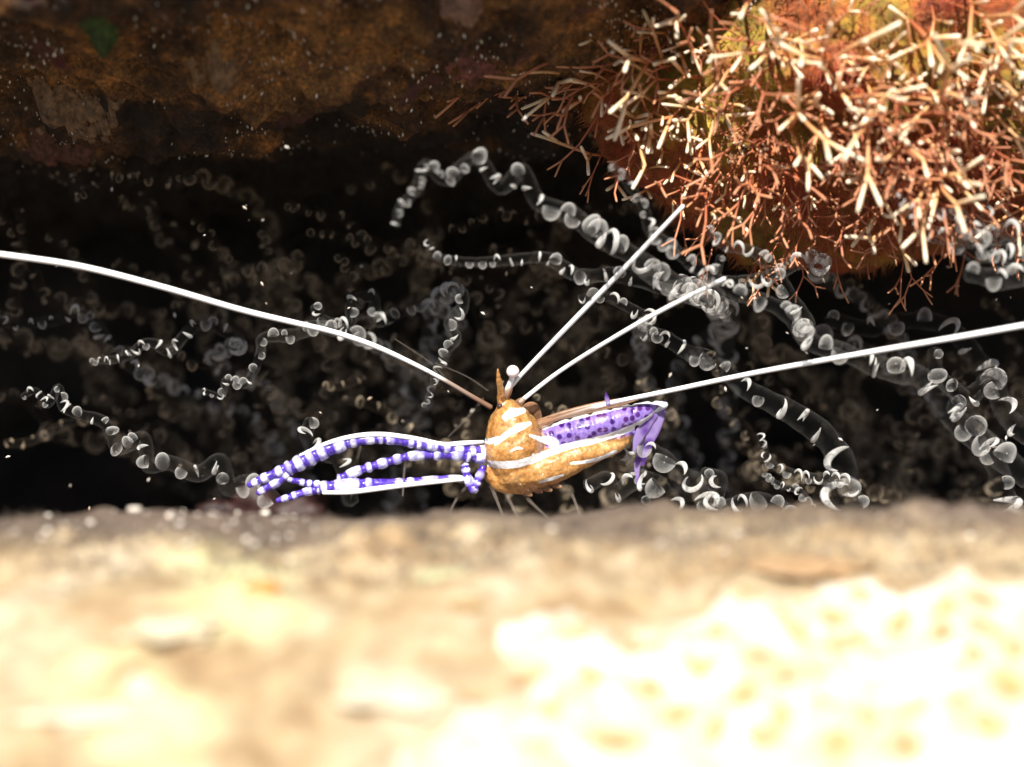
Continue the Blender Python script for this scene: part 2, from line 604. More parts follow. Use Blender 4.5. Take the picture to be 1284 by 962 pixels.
for nm, lab, cat, px, py, r, col, sq in (
        ('green_alga_tuft', 'small dark green algal tuft on the dark overhang', 'alga', 122, 45, 24, (0.035, 0.07, 0.012), (0.9, 0.8, 1)),
        ('tan_crust', 'pale tan crusted lump under the overhang at the left edge', 'crust', 75, 140, 40, (0.20, 0.12, 0.065), (1.3, 0.7, 0.45)),
        ('pink_crust', 'pinkish coralline crust on the overhang near the forked algae', 'crust', 588, 85, 26, (0.17, 0.06, 0.045), (1.3, 0.7, 0.75)),
        ('white_crust', 'small pale pinkish crust at the very top edge of the overhang', 'crust', 578, 6, 22, (0.24, 0.14, 0.11), (1.2, 0.7, 0.6)),
        ('brown_crust', 'lumpy light brown crust amid the overhang, dusted with grains', 'crust', 270, 95, 30, (0.20, 0.11, 0.05), (1.4, 0.7, 0.35)),
        ('maroon_crust', 'dark maroon crust under the left end of the overhang', 'crust', 75, 185, 26, (0.12, 0.045, 0.03), (1.4, 0.7, 0.4))):
    q = on_over(px, py)
    k = S(r, q.y)
    idx, hv = {}, []
    for jv in range(NV):
        for iu in range(NU):
            p = over_verts[jv * NU + iu]
            dx, dy, dz = p.x - q.x, p.y - q.y, p.z - q.z
            d = math.sqrt((dx / sq[0]) ** 2 + dy * dy * 0.35 + dz * dz) / k
            if d < 2.2:
                e = 0.95 - d + 1.1 * fbm(p.x * 3.1, p.y * 3.1, px + p.z, 5, 0.7)
                n = Vector((0, -0.4, -0.9))
                idx[(jv, iu)] = len(hv)
                hv.append(p + n * (-0.03 if e <= 0 else min(0.11, 0.10 * e ** 0.6) + 0.03 * mn.noise(p * 7) + 0.02 * mn.noise(p * 17) - 0.012))
    ff = [(idx[(a, b)], idx[(a, b + 1)], idx[(a + 1, b + 1)], idx[(a + 1, b)]) for a, b in idx if all(t in idx for t in ((a, b + 1), (a + 1, b + 1), (a + 1, b)))]
    o = obj(nm, mesh(nm, [p - q for p in hv], ff, simple(nm, col, 0.65, 0.85, 14, 0, 0.9, 0.05)))
    o.location = q
    tag(o, lab, cat)

sp = Soup()
gv, gf = ico(0) if False else ([Vector(p) for p in ((1, 0, 0), (-1, 0, 0), (0, 1, 0), (0, -1, 0), (0, 0, 2.2), (0, 0, -2.2))],
                               [(0, 2, 4), (2, 1, 4), (1, 3, 4), (3, 0, 4), (2, 0, 5), (1, 2, 5), (3, 1, 5), (0, 3, 5)])
for i in range(4800):
    vtx, _ = rng.choice(bv)
    if mn.noise(vtx * 1.3) < rng.uniform(-0.3, 0.45):
        continue
    r = rng.choice((0.004, 0.005, 0.006, 0.008, 0.011))
    tilt = Matrix.Rotation(rng.uniform(-.6, .6), 3, 'Y') @ Matrix.Rotation(rng.uniform(-.6, .6), 3, 'X')
    sp.add([vtx + Vector((0, -0.02, -0.02)) + tilt @ (p * r) for p in gv], gf)
tag(obj('sediment', sp.build('sediment', M_grain, False), overhang), kind='stuff')

# ------------------------------------------------------------------ hanging boulder with forked algae
def b_boulder(nt, bs, out):
    c = coords(nt)
    n1 = noise(nt, 0.9, 6, 0.6, c)
    n2 = noise(nt, 7, 8, 0.7, c)
    col = ramp(nt, n1, [(0.32, (0.12, 0.10, 0.015)), (0.43, (0.38, 0.23, 0.03)), (0.49, (0.42, 0.11, 0.03)), (0.60, (0.36, 0.06, 0.022)), (0.72, (0.22, 0.04, 0.02))]).outputs[0]
    col = mix(nt, attr(nt, 'olive').outputs['Fac'], col, ramp(nt, noise(nt, 3, 5, 0.6, c), [(0.35, (0.22, 0.17, 0.02)), (0.65, (0.55, 0.40, 0.06))]).outputs[0])
    col = mix(nt, 1.0, col, ramp(nt, n2, [(0.3, (0.2, 0.18, 0.16)), (0.5, (0.85, 0.8, 0.75)), (0.72, (1.6, 1.5, 1.3))]).outputs[0], 'MULTIPLY')
    nt.links.new(col, bs.inputs['Base Color'])
    bs.inputs['Roughness'].default_value = 0.7
    bump(nt, noise(nt, 12, 9, 0.7, c), bs, 0.9, 0.06)


M_boulder = mat('orange_crust', b_boulder)
BC = P(1130, 40, 1.25)
BAX = Vector((3.45, 1.75, 2.15))


def boulder_pt(d):
    k = 1 + 0.16 * fbm(d.x * 1.6 + 3, d.y * 1.6, d.z * 1.6, 3) + 0.05 * fbm(d.x * 6, d.y * 6, d.z * 6, 3)
    return Vector((d.x * BAX.x, d.y * BAX.y, d.z * BAX.z)) * k


bvv, bff = ico(6)
bvx = [boulder_pt(p) for p in bvv]
olive = []
for p in bvx:
    g = RT.transposed() @ (p + BC - CAM)
    x, y = W0 / 2 + g.x / -g.z * PXU * DIST, H0 / 2 - g.y / -g.z * PXU * DIST
    d = math.hypot((x - 905) / 110, (y - 75) / 105) + 0.5 * fbm(p.x * 1.7, p.y * 1.7, p.z * 1.7, 4)
    olive.append(min(1, max(0, (1.1 - d) * 2.5)) if p.y < 0 else 0)
boulder = obj('boulder', mesh('boulder', bvx, bff, M_boulder, True, {'olive': olive}))
boulder.location = BC
tag(boulder, 'orange brown crusted boulder hanging from the roof in the upper right', 'boulder')


def boulder_hit(px, py):
    """front of the boulder along that sight line"""
    o = CAM - BC
    d = (P(px, py, 0) - CAM).normalized()
    for t in np.linspace(14, 21.5, 160):
        p = o + d * float(t)
        u = Vector((p.x / BAX.x, p.y / BAX.y, p.z / BAX.z))
        k = u.length
        if k < 0.6 or k <= boulder_pt(u.normalized()).length / Vector((u.normalized().x * BAX.x, u.normalized().y * BAX.y, u.normalized().z * BAX.z)).length:
            return p + BC, Vector((u.x / BAX.x, u.y / BAX.y, u.z / BAX.z)).normalized()
    return None


# fine turf on the boulder
M_bturf = simple('orange_turf', (0.34, 0.12, 0.035), 0.6, 0.6, 1.6, 0, 0)
sp = Soup()
for i in range(16000):
    d = Vector((rng.gauss(0, 1), rng.gauss(0, 1) - 0.9, rng.gauss(0, 1) - 0.3)).normalized()
    if mn.noise(d * 2.2) < -0.28:
        continue
    q = boulder_pt(d)
    n = Vector((d.x / BAX.x, d.y / BAX.y, d.z / BAX.z)).normalized()
    e = (n + Vector((rng.gauss(0, .7), rng.gauss(0, .7), rng.gauss(0, .7) - 0.3))).normalized() * rng.uniform(0.05, 0.17)
    w = rng.uniform(0.004, 0.009)
    a = e.orthogonal().normalized() * w
    b = a.cross(e).normalized() * w
    sp.add([q + a, q - a * 0.5 + b * 0.86, q - a * 0.5 - b * 0.86, q + e], [(0, 1, 3), (1, 2, 3), (2, 0, 3)])
tag(obj('turf', sp.build('turf', M_bturf), boulder), kind='stuff')


def b_frond(nt, bs, out):
    t = attr(nt, 't').outputs['Fac']
    col = ramp(nt, t, [(0.0, (0.30, 0.065, 0.03)), (0.42, (0.52, 0.19, 0.07)), (0.68, (0.74, 0.44, 0.20)), (0.94, (0.94, 0.80, 0.60))]).outputs[0]
    col = mix(nt, 0.5, col, ramp(nt, noise(nt, 14, 4, 0.6), [(0.3, (0.6, 0.55, 0.5)), (0.7, (1.2, 1.15, 1.1))]).outputs[0], 'MULTIPLY')
    nt.links.new(col, bs.inputs['Base Color'])
    bs.inputs['Roughness'].default_value = 0.45
    bump(nt, noise(nt, 40, 3, 0.6), bs, 0.3, 0.01)


def b_frond_dark(nt, bs, out):
    t = attr(nt, 't').outputs['Fac']
    col = ramp(nt, t, [(0.0, (0.24, 0.055, 0.028)), (0.6, (0.42, 0.12, 0.055)), (0.97, (0.60, 0.27, 0.14))]).outputs[0]
    nt.links.new(col, bs.inputs['Base Color'])
    bs.inputs['Roughness'].default_value = 0.5


M_frond = mat('cream_tipped_alga', b_frond)
M_frond_d = mat('red_brown_alga', b_frond_dark)


def make_frond(seed, m, levels=3, r0=0.022, L0=0.36, spread=0.55, thick_tip=1.5):
    g = random.Random(seed)
    s = Soup()

    def grow(p, d, L, lev, t0):
        bend = Vector((g.gauss(0, .18), g.gauss(0, .18), g.gauss(0, .18)))
        pts = [p, p + d * L * 0.5 + bend * L * 0.25, p + (d + bend * 0.4).normalized() * L]
        t1 = t0 + (1 - t0) * (1.0 if lev == 0 else 0.42)
        n = 5
        sm = spline([(*q,) for q in pts], 3)
        tip = lev == 0
        k = len(sm)
        ra = r0 * (1 + (thick_tip - 1) * t0)
        rb = r0 * (1 + (thick_tip - 1) * t1)
        rad = [(ra + (rb - ra) * i / (k - 1)) * (0.8 if tip and i == k - 1 else 1) for i in range(k)]
        vv, ff, tt = tube(sm, rad, 6)
        s.add(vv, ff, [t0 + (t1 - t0) * x for x in tt])
        if lev:
            e = Vector(sm[-1])
            dd = (e - Vector(sm[-3])).normalized()
            side = (dd.orthogonal().normalized())
            side.rotate(Matrix.Rotation(g.uniform(0, 6.28), 3, dd))
            for sg in (-1, 1):
                if g.random() < 0.12 and lev < levels:
                    continue
                nd = (dd + side * sg * g.uniform(spread * 0.6, spread * 1.5)).normalized()
                grow(e, nd, L * g.uniform(0.6, 0.95), lev - 1 if g.random() > 0.12 else 0, t1)

    grow(Vector((0, 0, 0)), Vector((0, 0, 1)), L0 * g.uniform(0.8, 1.2), levels, 0.0)
    return s.build('frond', m)


bright = [make_frond(i, M_frond, 2, 0.0115, 0.31, 0.65, 1.6) for i in range(12)] + [make_frond(80 + i, M_frond, 1, 0.0155, 0.30, 0.7, 1.5) for i in range(6)]
long_b = [make_frond(30 + i, M_frond, 2, 0.0115, 0.46, 0.5, 1.5) for i in range(8)]
dark = [make_frond(50 + i, M_frond_d, 3, 0.009, 0.34, 0.55, 1.2) for i in range(10)]


def aim(d, roll):
    q = d.to_track_quat('Z', 'Y').to_matrix().to_4x4()
    return q @ Matrix.Rotation(roll, 4, 'Z')


# (name, label, centre px, spread px, count, meshes, bias direction, size)
ALGAE = [
    ('bright forked alga tuft with thick white tips on the left face of the boulder', (850, 140), (80, 70), 62, bright, (-0.15, -0.8, -0.25), 0.8),
    ('tall open forked alga with long cream branches across the boulder top centre', (960, 70), (110, 60), 18, long_b, (0.1, -0.7, -0.5), 1.0),
    ('white tipped forked alga crowding the boulder right of its middle', (1110, 110), (85, 65), 46, bright, (0.05, -0.9, -0.2), 1.0),
    ('sparse cream tipped alga hanging along the lower rim of the boulder', (1010, 240), (120, 40), 11, bright, (-0.1, -0.55, -0.8), 0.8),
    ('tangled red brown alga with pale tips in the upper right corner', (1225, 120), (65, 110), 40, long_b, (0.1, -0.8, -0.35), 0.95),
    ('dark red twiggy alga reaching left from the boulder over the dark rock', (738, 40), (60, 50), 46, dark + long_b[:3], (-0.9, -0.3, -0.15), 1.0),
    ('dull red brown twigs tangled low on the right flank of the boulder', (1180, 225), (110, 45), 44, dark, (0.0, -0.6, -0.4), 0.8),
    ('thin red brown twigs fringing the underside of the boulder above the anemone', (960, 285), (100, 22), 16, dark, (-0.1, -0.4, -0.8), 0.6),
    ('dull twigs growing between the bright tufts on the boulder face', (1000, 150), (170, 80), 80, dark, (0.0, -0.8, -0.3), 0.9),
]
for lab, (cx, cy), (sx, sy), n, pool, bias, size in ALGAE:
    h = None
    k = 0
    while h is None:
        h = boulder_hit(cx + k, cy - k)
        k += 6
    root = thing('forked_alga', lab, 'alga', h[0], 'forked algae on the hanging boulder')
    made = 0
    tries = 0
    while made < n and tries < n * 6:
        tries += 1
        gx, gy = rng.gauss(0, 1), rng.gauss(0, 1)
        h = boulder_hit(cx + gx * sx, cy + gy * sy) if math.hypot(gx, gy) < 1.7 else None
        if h is None:
            continue
        q, nrm = h
        d = (nrm * 0.7 + Vector(bias) * 0.8 + Vector((rng.gauss(0, .45), rng.gauss(0, .3), rng.gauss(0, .45)))).normalized()
        k = size * rng.uniform(0.7, 1.3)
        obj('frond', rng.choice(pool), root, Matrix.Translation(q - nrm * 0.05 - root.location) @ aim(d, rng.uniform(0, 6.28)) @ Matrix.Diagonal((k, k, k, 1)))
        made += 1

# ------------------------------------------------------------------ corkscrew anemones
def jelly(name, body, lo, hi, rough=0.25, power=1.0, spec=0.5):
    """thin clear flesh: the wall is denser where it is seen edge on"""
    def b(nt, bs, out):
        n = noise(nt, 18, 4, 0.6)
        nt.links.new(ramp(nt, n, [(0.3, tuple(x * 0.6 for x in body)), (0.7, tuple(min(0.95, x * 1.25) for x in body))]).outputs[0], bs.inputs['Base Color'])
        bs.inputs['Roughness'].default_value = rough
        bs.inputs['Specular IOR Level'].default_value = spec
        lw = N(nt, 'LayerWeight', Blend=0.45)
        mr = N(nt, 'MapRange')
        mr.inputs[3].default_value, mr.inputs[4].default_value = lo, hi
        pw = N(nt, 'Math', operation='POWER')
        pw.inputs[1].default_value = power
        nt.links.new(lw.outputs['Facing'], pw.inputs[0])
        nt.links.new(pw.outputs[0], mr.inputs[0])
        tr = N(nt, 'BsdfTransparent')
        mx = N(nt, 'MixShader')
        nt.links.new(mr.outputs[0], mx.inputs[0])
        nt.links.new(tr.outputs[0], mx.inputs[1])
        nt.links.new(bs.outputs[0], mx.inputs[2])
        nt.links.new(mx.outputs[0], out.inputs['Surface'])
    return mat(name, b)


M_tent = jelly('clear_tentacle', (0.18, 0.175, 0.165), 0.008, 0.30, 0.2, 1.7)
M_band = jelly('cream_tentacle_band', (0.93, 0.90, 0.82), 0.28, 1.0, 0.25, 1.1)
M_bead = jelly('glassy_tentacle_knob', (0.97, 0.94, 0.86), 0.035, 1.0, 0.12, 1.9)
M_tent_d = jelly('shaded_brown_tentacle', (0.14, 0.105, 0.07), 0.010, 0.25, 0.3, 1.6)  # darker copies for the deep anemones: crevice shade added to their brown
M_band_d = jelly('shaded_brown_band', (0.58, 0.47, 0.33), 0.10, 0.95, 0.5, 1.5)
M_bead_d = jelly('shaded_brown_knob', (0.64, 0.52, 0.37), 0.02, 0.95, 0.3, 1.9)


def band_mesh(seed, m, arc, pitch):
    """a crescent ridge wrapped part of the way round a tentacle of radius 1 (axis Z)"""
    n = 13
    pts, rad = [], []
    for i in range(n):
        u = i / (n - 1)
        w = (u - 0.5) * arc
        pts.append((math.cos(w) * 1.02, math.sin(w) * 1.02, pitch * (u - 0.5) * 2))
        rad.append(0.03 + 0.27 * math.sin(math.pi * u))
    vv, ff, _ = tube(pts, rad, 7)
    return mesh('band', vv, ff, m)


SPEC = [(R(170), 0.3), (R(210), -0.4), (R(140), 0.2), (R(250), 0.4), (R(190), 0.3), (R(160), -0.25)]


def swelling_mesh(m, off, k, sq, reach):
    """half-round swelling on one side of a tentacle of radius 1 (axis Z)"""
    vv, ff, A, B = [Vector((off + k, 0, 0))], [], 14, 6
    for j in range(1, B + 1):
        th = reach * j / B
        for i in range(A):
            w = 2 * math.pi * i / A
            vv.append(Vector((off + k * math.cos(th), k * math.sin(th) * math.cos(w), k * sq * math.sin(th) * math.sin(w))))
    for i in range(A):
        ff.append((0, 1 + i, 1 + (i + 1) % A))
        for j in range(B - 1):
            b0 = 1 + j * A
            ff.append((b0 + i, b0 + A + i, b0 + A + (i + 1) % A, b0 + (i + 1) % A))
    return mesh('swelling', vv, ff, m)


DOME = [(0.25, 1.15, 0.85, R(100)), (0.4, 0.95, 0.9, R(105)), (0.2, 1.3, 0.8, R(100)), (0.5, 0.8, 1.0, R(115)), (0.3, 1.1, 0.75, R(105))]
BANDS = [band_mesh(i, M_band, a, p) for i, (a, p) in enumerate(SPEC)] [:5] + [swelling_mesh(M_bead, *k) for k in DOME]
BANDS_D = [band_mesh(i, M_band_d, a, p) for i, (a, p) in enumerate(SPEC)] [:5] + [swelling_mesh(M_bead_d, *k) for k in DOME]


def tentacle(root, rows, bands, m, step=2.6, tail=None, dens=1.0):
    """rows (px, py, Y, radius px) from tip to base"""
    rows = list(rows)
    if tail:
        x0, y0, Y0, r0 = rows[-1]
        for u in (0.2, 0.5, 1.0):
            rows.append((x0 + (tail[0] - x0) * u + rng.uniform(-60, 60) * (1 if u < 1 else 0.3), y0 + (tail[1] - y0) * u ** 1.5, Y0 + (tail[2] + 1.8 - Y0) * u ** 0.5, r0 + (8 - r0) * u))
    s = spline([(*P(x, y, Y), S(r, Y)) for x, y, Y, r in rows], 8)
    pts, rad = s[:, :3], np.maximum(s[:, 3], 0.01)
    fr = frames(local(root, pts))
    seg = np.r_[0, np.cumsum(np.linalg.norm(np.diff(pts, axis=0), axis=1))]
    # where the bands sit
    at, pos = [], 0.3 * rad[0]
    while pos < seg[-1]:
        r = float(np.interp(pos, seg, rad))
        at.append(pos)
        pos += r * step * rng.choice((0.45, 0.9, 1.0, 1.3, 1.5))
    swell = np.ones(len(rad))
    for a in at:
        r = float(np.interp(a, seg, rad))
        swell += 0.20 * np.exp(-((seg - a) / (0.8 * r)) ** 2)
    tv, tf, tt = tube([x[0] for x in fr], rad * np.minimum(swell, 1.35) * 0.70, 12)
    te = obj('tentacle', mesh('tentacle', tv, tf, m), root)
    flip = rng.choice((0, 1))
    for a in at:
        i = int(np.clip(np.searchsorted(seg, a), 1, len(seg) - 1))
        u = (a - seg[i - 1]) / max(1e-9, seg[i] - seg[i - 1])
        p = fr[i - 1][0].lerp(fr[i][0], u)
        _, t, e1, e2 = fr[i]
        r = float(np.interp(a, seg, rad))
        side = t.cross(Vector((0, 1, 0)))                # swellings alternate from side to side of the coil
        tw = math.atan2(side.dot(e2), side.dot(e1)) + math.pi * flip + rng.gauss(0, 0.5)
        flip = 1 - flip if rng.random() < 0.75 else flip
        M = Matrix.Translation(p) @ Matrix((e1, e2, t)).transposed().to_4x4() @ Matrix.Rotation(tw, 4, 'Z') @ Matrix.Rotation(rng.uniform(-.3, .3), 4, 'X')
        k = r * rng.uniform(0.62, 0.92)
        bm_ = rng.choice(bands)
        obj(bm_.name.split('.')[0], bm_, te, M @ Matrix.Diagonal((k, k, k * rng.uniform(0.75, 1.1), 1)))
    return te


def tp(pts, Y0, Y1, r0, r1):
    n = len(pts)
    return [(x, y, Y0 + (Y1 - Y0) * i / (n - 1), r0 + (r1 - r0) * i / (n - 1)) for i, (x, y) in enumerate(pts)]


ANEM = [
    ('corkscrew_anemone', 'glassy anemone with long cream banded tentacles reaching up between the antennae', (930, 700, 1.6), [
        (tp([(497, 283), (500, 262), (522, 238), (534, 207), (560, 226), (597, 197), (627, 236), (655, 214), (674, 252), (712, 268), (748, 292), (795, 322), (835, 352)], -1.35, -0.5, 6, 17), (905, 690, 1.6, 20)),
        (tp([(536, 303), (547, 322), (596, 329), (640, 326), (686, 324), (726, 346), (768, 344), (812, 354), (868, 372)], -0.8, -0.3, 5.5, 14), (925, 690, 1.6, 20)),
        (tp([(805, 420), (832, 423), (862, 442), (892, 452), (936, 488), (962, 502), (1003, 524), (1038, 552), (1058, 590), (1050, 640)], -0.3, 0.4, 9, 24), None),
        (tp([(953, 546), (966, 580), (1012, 599), (1058, 603), (1085, 640)], -0.5, 0.3, 6, 11), None),
        (tp([(958, 594), (976, 608), (1002, 616), (1020, 640)], -0.5, 0.1, 4.5, 7), None),
        (tp([(728, 375), (760, 372), (800, 392), (815, 400)], -0.2, 0.4, 8, 10), (890, 690, 1.6, 14)),
    ]),
    ('corkscrew_anemone', 'stout glassy anemone whose banded tentacles climb up from the right edge', (1290, 700, 1.2), [
        (tp([(768, 207), (786, 229), (808, 263), (815, 288), (842, 311), (884, 342), (922, 366), (984, 390), (1016, 428), (1052, 440), (1082, 452), (1112, 463), (1152, 472), (1178, 500), (1204, 532), (1242, 562), (1290, 600)], -1.0, -0.4, 6, 22), None),
        (tp([(888, 287), (908, 308), (946, 316), (972, 340), (990, 372), (1012, 408)], -0.7, -0.2, 6.5, 14), (1160, 500, 0.4, 14)),
        (tp([(904, 323), (900, 350), (940, 352), (972, 344), (1008, 326), (1030, 330)], -0.8, -0.1, 7, 14), (1180, 520, 0.8, 14)),
        (tp([(1172, 440), (1176, 470), (1213, 497), (1242, 478), (1262, 520), (1290, 548)], -0.2, 0.2, 12, 18), None),
        (tp([(1196, 505), (1222, 538), (1250, 585), (1262, 640)], 0.1, 0.2, 16, 20), None),
        (tp([(1040, 400), (1085, 412), (1118, 405), (1165, 402), (1200, 420), (1240, 470)], 0.9, 0.8, 13, 17), None),
    ]),
    ('corkscrew_anemone', 'crowded pale coils of an anemone under the boulder at the right edge', (1330, 360, -0.4), [
        (tp([(1122, 246), (1148, 268), (1160, 292), (1192, 300), (1222, 318), (1262, 318), (1320, 330)], -1.2, -0.8, 7, 17), None),
        (tp([(1178, 268), (1206, 272), (1212, 300), (1245, 296), (1275, 290), (1320, 310)], -1.25, -0.8, 8, 18), None),
        (tp([(1215, 342), (1252, 350), (1285, 345), (1330, 350)], -1.2, -0.8, 14, 20), None),
        (tp([(1240, 262), (1228, 300), (1262, 330), (1300, 318)], -1.1, -0.8, 9, 16), None),
    ]),
    ('corkscrew_anemone', 'low cluster of round pale coils behind the tail of the shrimp', (870, 690, 0.8), [
        (tp([(736, 610), (760, 600), (772, 618), (795, 604), (822, 606), (850, 640)], -0.3, 0.2, 11, 16), None),
        (tp([(806, 560), (830, 572), (850, 592), (872, 606), (890, 640)], -0.25, 0.3, 12, 17), None),
        (tp([(884, 596), (902, 602), (896, 632), (905, 660)], -0.2, 0.2, 13, 15), None),
        (tp([(880, 632), (915, 634), (948, 626), (985, 640), (1000, 670)], -0.6, 0.0, 11, 14), None),
        (tp([(792, 560), (776, 575), (800, 590), (815, 640)], 0.15, 0.4, 9, 12), None),
    ]),
    ('corkscrew_anemone', 'glassy anemone on the left with a long beaded tentacle stretching to the claws', (420, 700, 1.4), [
        (tp([(28, 498), (44, 490), (60, 507), (73, 487), (80, 510), (102, 520), (132, 531), (148, 562), (180, 549), (186, 584), (212, 580), (248, 594), (276, 580), (287, 611), (318, 610), (352, 640)], -0.5, 0.4, 5, 17), None),
        (tp([(254, 490), (278, 496), (284, 476), (308, 481), (326, 446), (331, 424), (370, 420), (400, 410), (440, 420)], -0.4, 0.6, 4.5, 12), (470, 690, 1.4, 14)),
        (tp([(390, 528), (384, 548), (400, 566), (428, 580), (440, 630)], 0.15, 0.5, 10, 15), None),
        (tp([(532, 510), (541, 490), (547, 470), (560, 440), (572, 425), (564, 405), (580, 385), (572, 362)], -0.1, 0.7, 4.5, 12), (520, 690, 1.6, 14)),
        (tp([(115, 455), (125, 452), (156, 449), (176, 434), (192, 430), (212, 440), (240, 412), (262, 405), (300, 430)], 0.4, 1.0, 5, 11), (400, 690, 1.5, 14)),
        (tp([(0, 392), (14, 406), (70, 402), (92, 391), (118, 404), (136, 432), (180, 470)], 0.9, 1.4, 7, 11), (380, 690, 1.6, 14)),
        (tp([(396, 384), (405, 402), (438, 406), (442, 380), (468, 372), (472, 402), (500, 392), (528, 382)], 0.5, 1.1, 9, 11), (500, 690, 1.6, 14)),
    ]),
]
for nm, lab, (bx, by, bY), tents in ANEM:
    root = thing(nm, lab, 'anemone', P(bx, by, bY), 'corkscrew anemones in the crevice')
    for rows, tail in tents:
        tentacle(root, rows, BANDS, M_tent, 1.65, tail)

# dim anemones deep in the crevice
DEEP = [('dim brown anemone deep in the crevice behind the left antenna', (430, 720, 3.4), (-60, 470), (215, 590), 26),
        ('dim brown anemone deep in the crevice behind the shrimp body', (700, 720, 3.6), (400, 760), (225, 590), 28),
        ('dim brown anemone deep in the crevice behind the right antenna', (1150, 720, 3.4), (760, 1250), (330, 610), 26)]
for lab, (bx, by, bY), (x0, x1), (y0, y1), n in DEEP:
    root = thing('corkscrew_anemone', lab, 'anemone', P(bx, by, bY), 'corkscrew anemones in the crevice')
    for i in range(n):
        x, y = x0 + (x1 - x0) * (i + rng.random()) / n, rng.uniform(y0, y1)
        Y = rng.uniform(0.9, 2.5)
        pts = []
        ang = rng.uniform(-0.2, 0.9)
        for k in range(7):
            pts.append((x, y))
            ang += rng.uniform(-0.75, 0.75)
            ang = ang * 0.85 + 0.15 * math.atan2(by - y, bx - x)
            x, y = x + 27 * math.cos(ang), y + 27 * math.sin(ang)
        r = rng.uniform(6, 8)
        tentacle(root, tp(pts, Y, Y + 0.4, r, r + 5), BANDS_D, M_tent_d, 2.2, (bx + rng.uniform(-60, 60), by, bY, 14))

# ------------------------------------------------------------------ cleaner shrimp
def b_body(nt, bs, out):
    c = coords(nt)
    reg = attr(nt, 't').outputs['Fac']          # 0 carapace .. 1 abdomen
    n1 = noise(nt, 7, 7, 0.65, c)
    n2 = noise(nt, 34, 5, 0.7, c)
    cara = ramp(nt, n1, [(0.28, (0.32, 0.13, 0.035)), (0.45, (0.56, 0.27, 0.08)), (0.72, (0.72, 0.44, 0.18))]).outputs[0]
    cara = mix(nt, 0.9, cara, ramp(nt, n2, [(0.32, (0.4, 0.36, 0.3)), (0.55, (1, 0.97, 0.9)), (0.72, (1.5, 1.45, 1.35))]).outputs[0], 'MULTIPLY')
    sx = nt.nodes.new('ShaderNodeSeparateXYZ')
    cx = nt.nodes.new('ShaderNodeCombineXYZ')
    nt.links.new(c, sx.inputs[0])
    nt.links.new(sx.outputs['X'], cx.inputs['X'])
    nt.links.new(sx.outputs['Z'], cx.inputs['Y'])
    vo = N(nt, 'TexVoronoi', Scale=12.5, Randomness=0.7, voronoi_dimensions='2D')
    nt.links.new(cx.outputs[0], vo.inputs['Vector'])
    lil = ramp(nt, n2, [(0.3, (0.17, 0.09, 0.44)), (0.7, (0.38, 0.27, 0.68))]).outputs[0]
    dk = ramp(nt, vo.outputs['Distance'], [(0.25, (1, 1, 1)), (0.36, (0, 0, 0))]).outputs[0]
    spot = mix(nt, dk, lil, ramp(nt, n1, [(0.4, (0.035, 0.006, 0.17)), (0.6, (0.09, 0.008, 0.14))]).outputs[0])
    col = mix(nt, reg, cara, spot)
    ad = N(nt, 'Math', operation='MULTIPLY_ADD')
    ad.inputs[1].default_value, ad.inputs[2].default_value = 0.6, -0.14
    nt.links.new(noise(nt, 16, 4, 0.7, c), ad.inputs[0])
    sb = N(nt, 'Math', operation='SUBTRACT')
    nt.links.new(attr(nt, 'white').outputs['Fac'], sb.inputs[0])
    nt.links.new(ad.outputs[0], sb.inputs[1])
    col = mix(nt, ramp(nt, sb.outputs[0], [(0.0, (0, 0, 0)), (0.10, (1, 1, 1))]).outputs[0], col, (0.94, 0.94, 0.95))
    nt.links.new(col, bs.inputs['Base Color'])
    bs.inputs['Roughness'].default_value = 0.28
    bs.inputs['Coat Weight'].default_value = 0.5
    bs.inputs['Coat Roughness'].default_value = 0.12
    bs.inputs['Subsurface Weight'].default_value = 0.35
    bs.inputs['Subsurface Radius'].default_value = (0.05, 0.03, 0.02)
    bump(nt, n2, bs, 0.4, 0.015)
    lw = N(nt, 'LayerWeight', Blend=0.4)             # clear shell over the flesh
    tr = N(nt, 'BsdfTransparent')
    mr = N(nt, 'MapRange')
    mr.inputs[3].default_value, mr.inputs[4].default_value = 0.12, 0.45
    nt.links.new(lw.outputs['Facing'], mr.inputs[0])
    mx = N(nt, 'MixShader')
    nt.links.new(mr.outputs[0], mx.inputs[0])
    nt.links.new(bs.outputs[0], mx.inputs[1])
    nt.links.new(tr.outputs[0], mx.inputs[2])
    nt.links.new(mx.outputs[0], out.inputs['Surface'])


M_body = mat('shrimp_shell', b_body)


def b_white(nt, bs, out):
    nt.links.new(ramp(nt, noise(nt, 20, 4, 0.6), [(0.3, (0.86, 0.87, 0.9)), (0.7, (0.95, 0.95, 0.95))]).outputs[0], bs.inputs['Base Color'])
    bs.inputs['Roughness'].default_value = 0.3


M_white = mat('opaque_white', b_white)


def b_ant(nt, bs, out):
    """white feeler, clear brown at its root"""
    t = attr(nt, 't').outputs['Fac']
    nt.links.new(ramp(nt, t, [(0.05, (0.20, 0.11, 0.07)), (0.17, (0.32, 0.24, 0.2)), (0.21, (0.93, 0.94, 0.95))]).outputs[0], bs.inputs['Base Color'])
    bs.inputs['Roughness'].default_value = 0.3


M_ant_root = mat('white_feeler_brown_root', b_ant)
M_brown = jelly('clear_brown_shell', (0.42, 0.22, 0.12), 0.35, 0.95, 0.3)
M_thin = jelly('clear_leg', (0.30, 0.25, 0.21), 0.06, 0.32, 0.3)


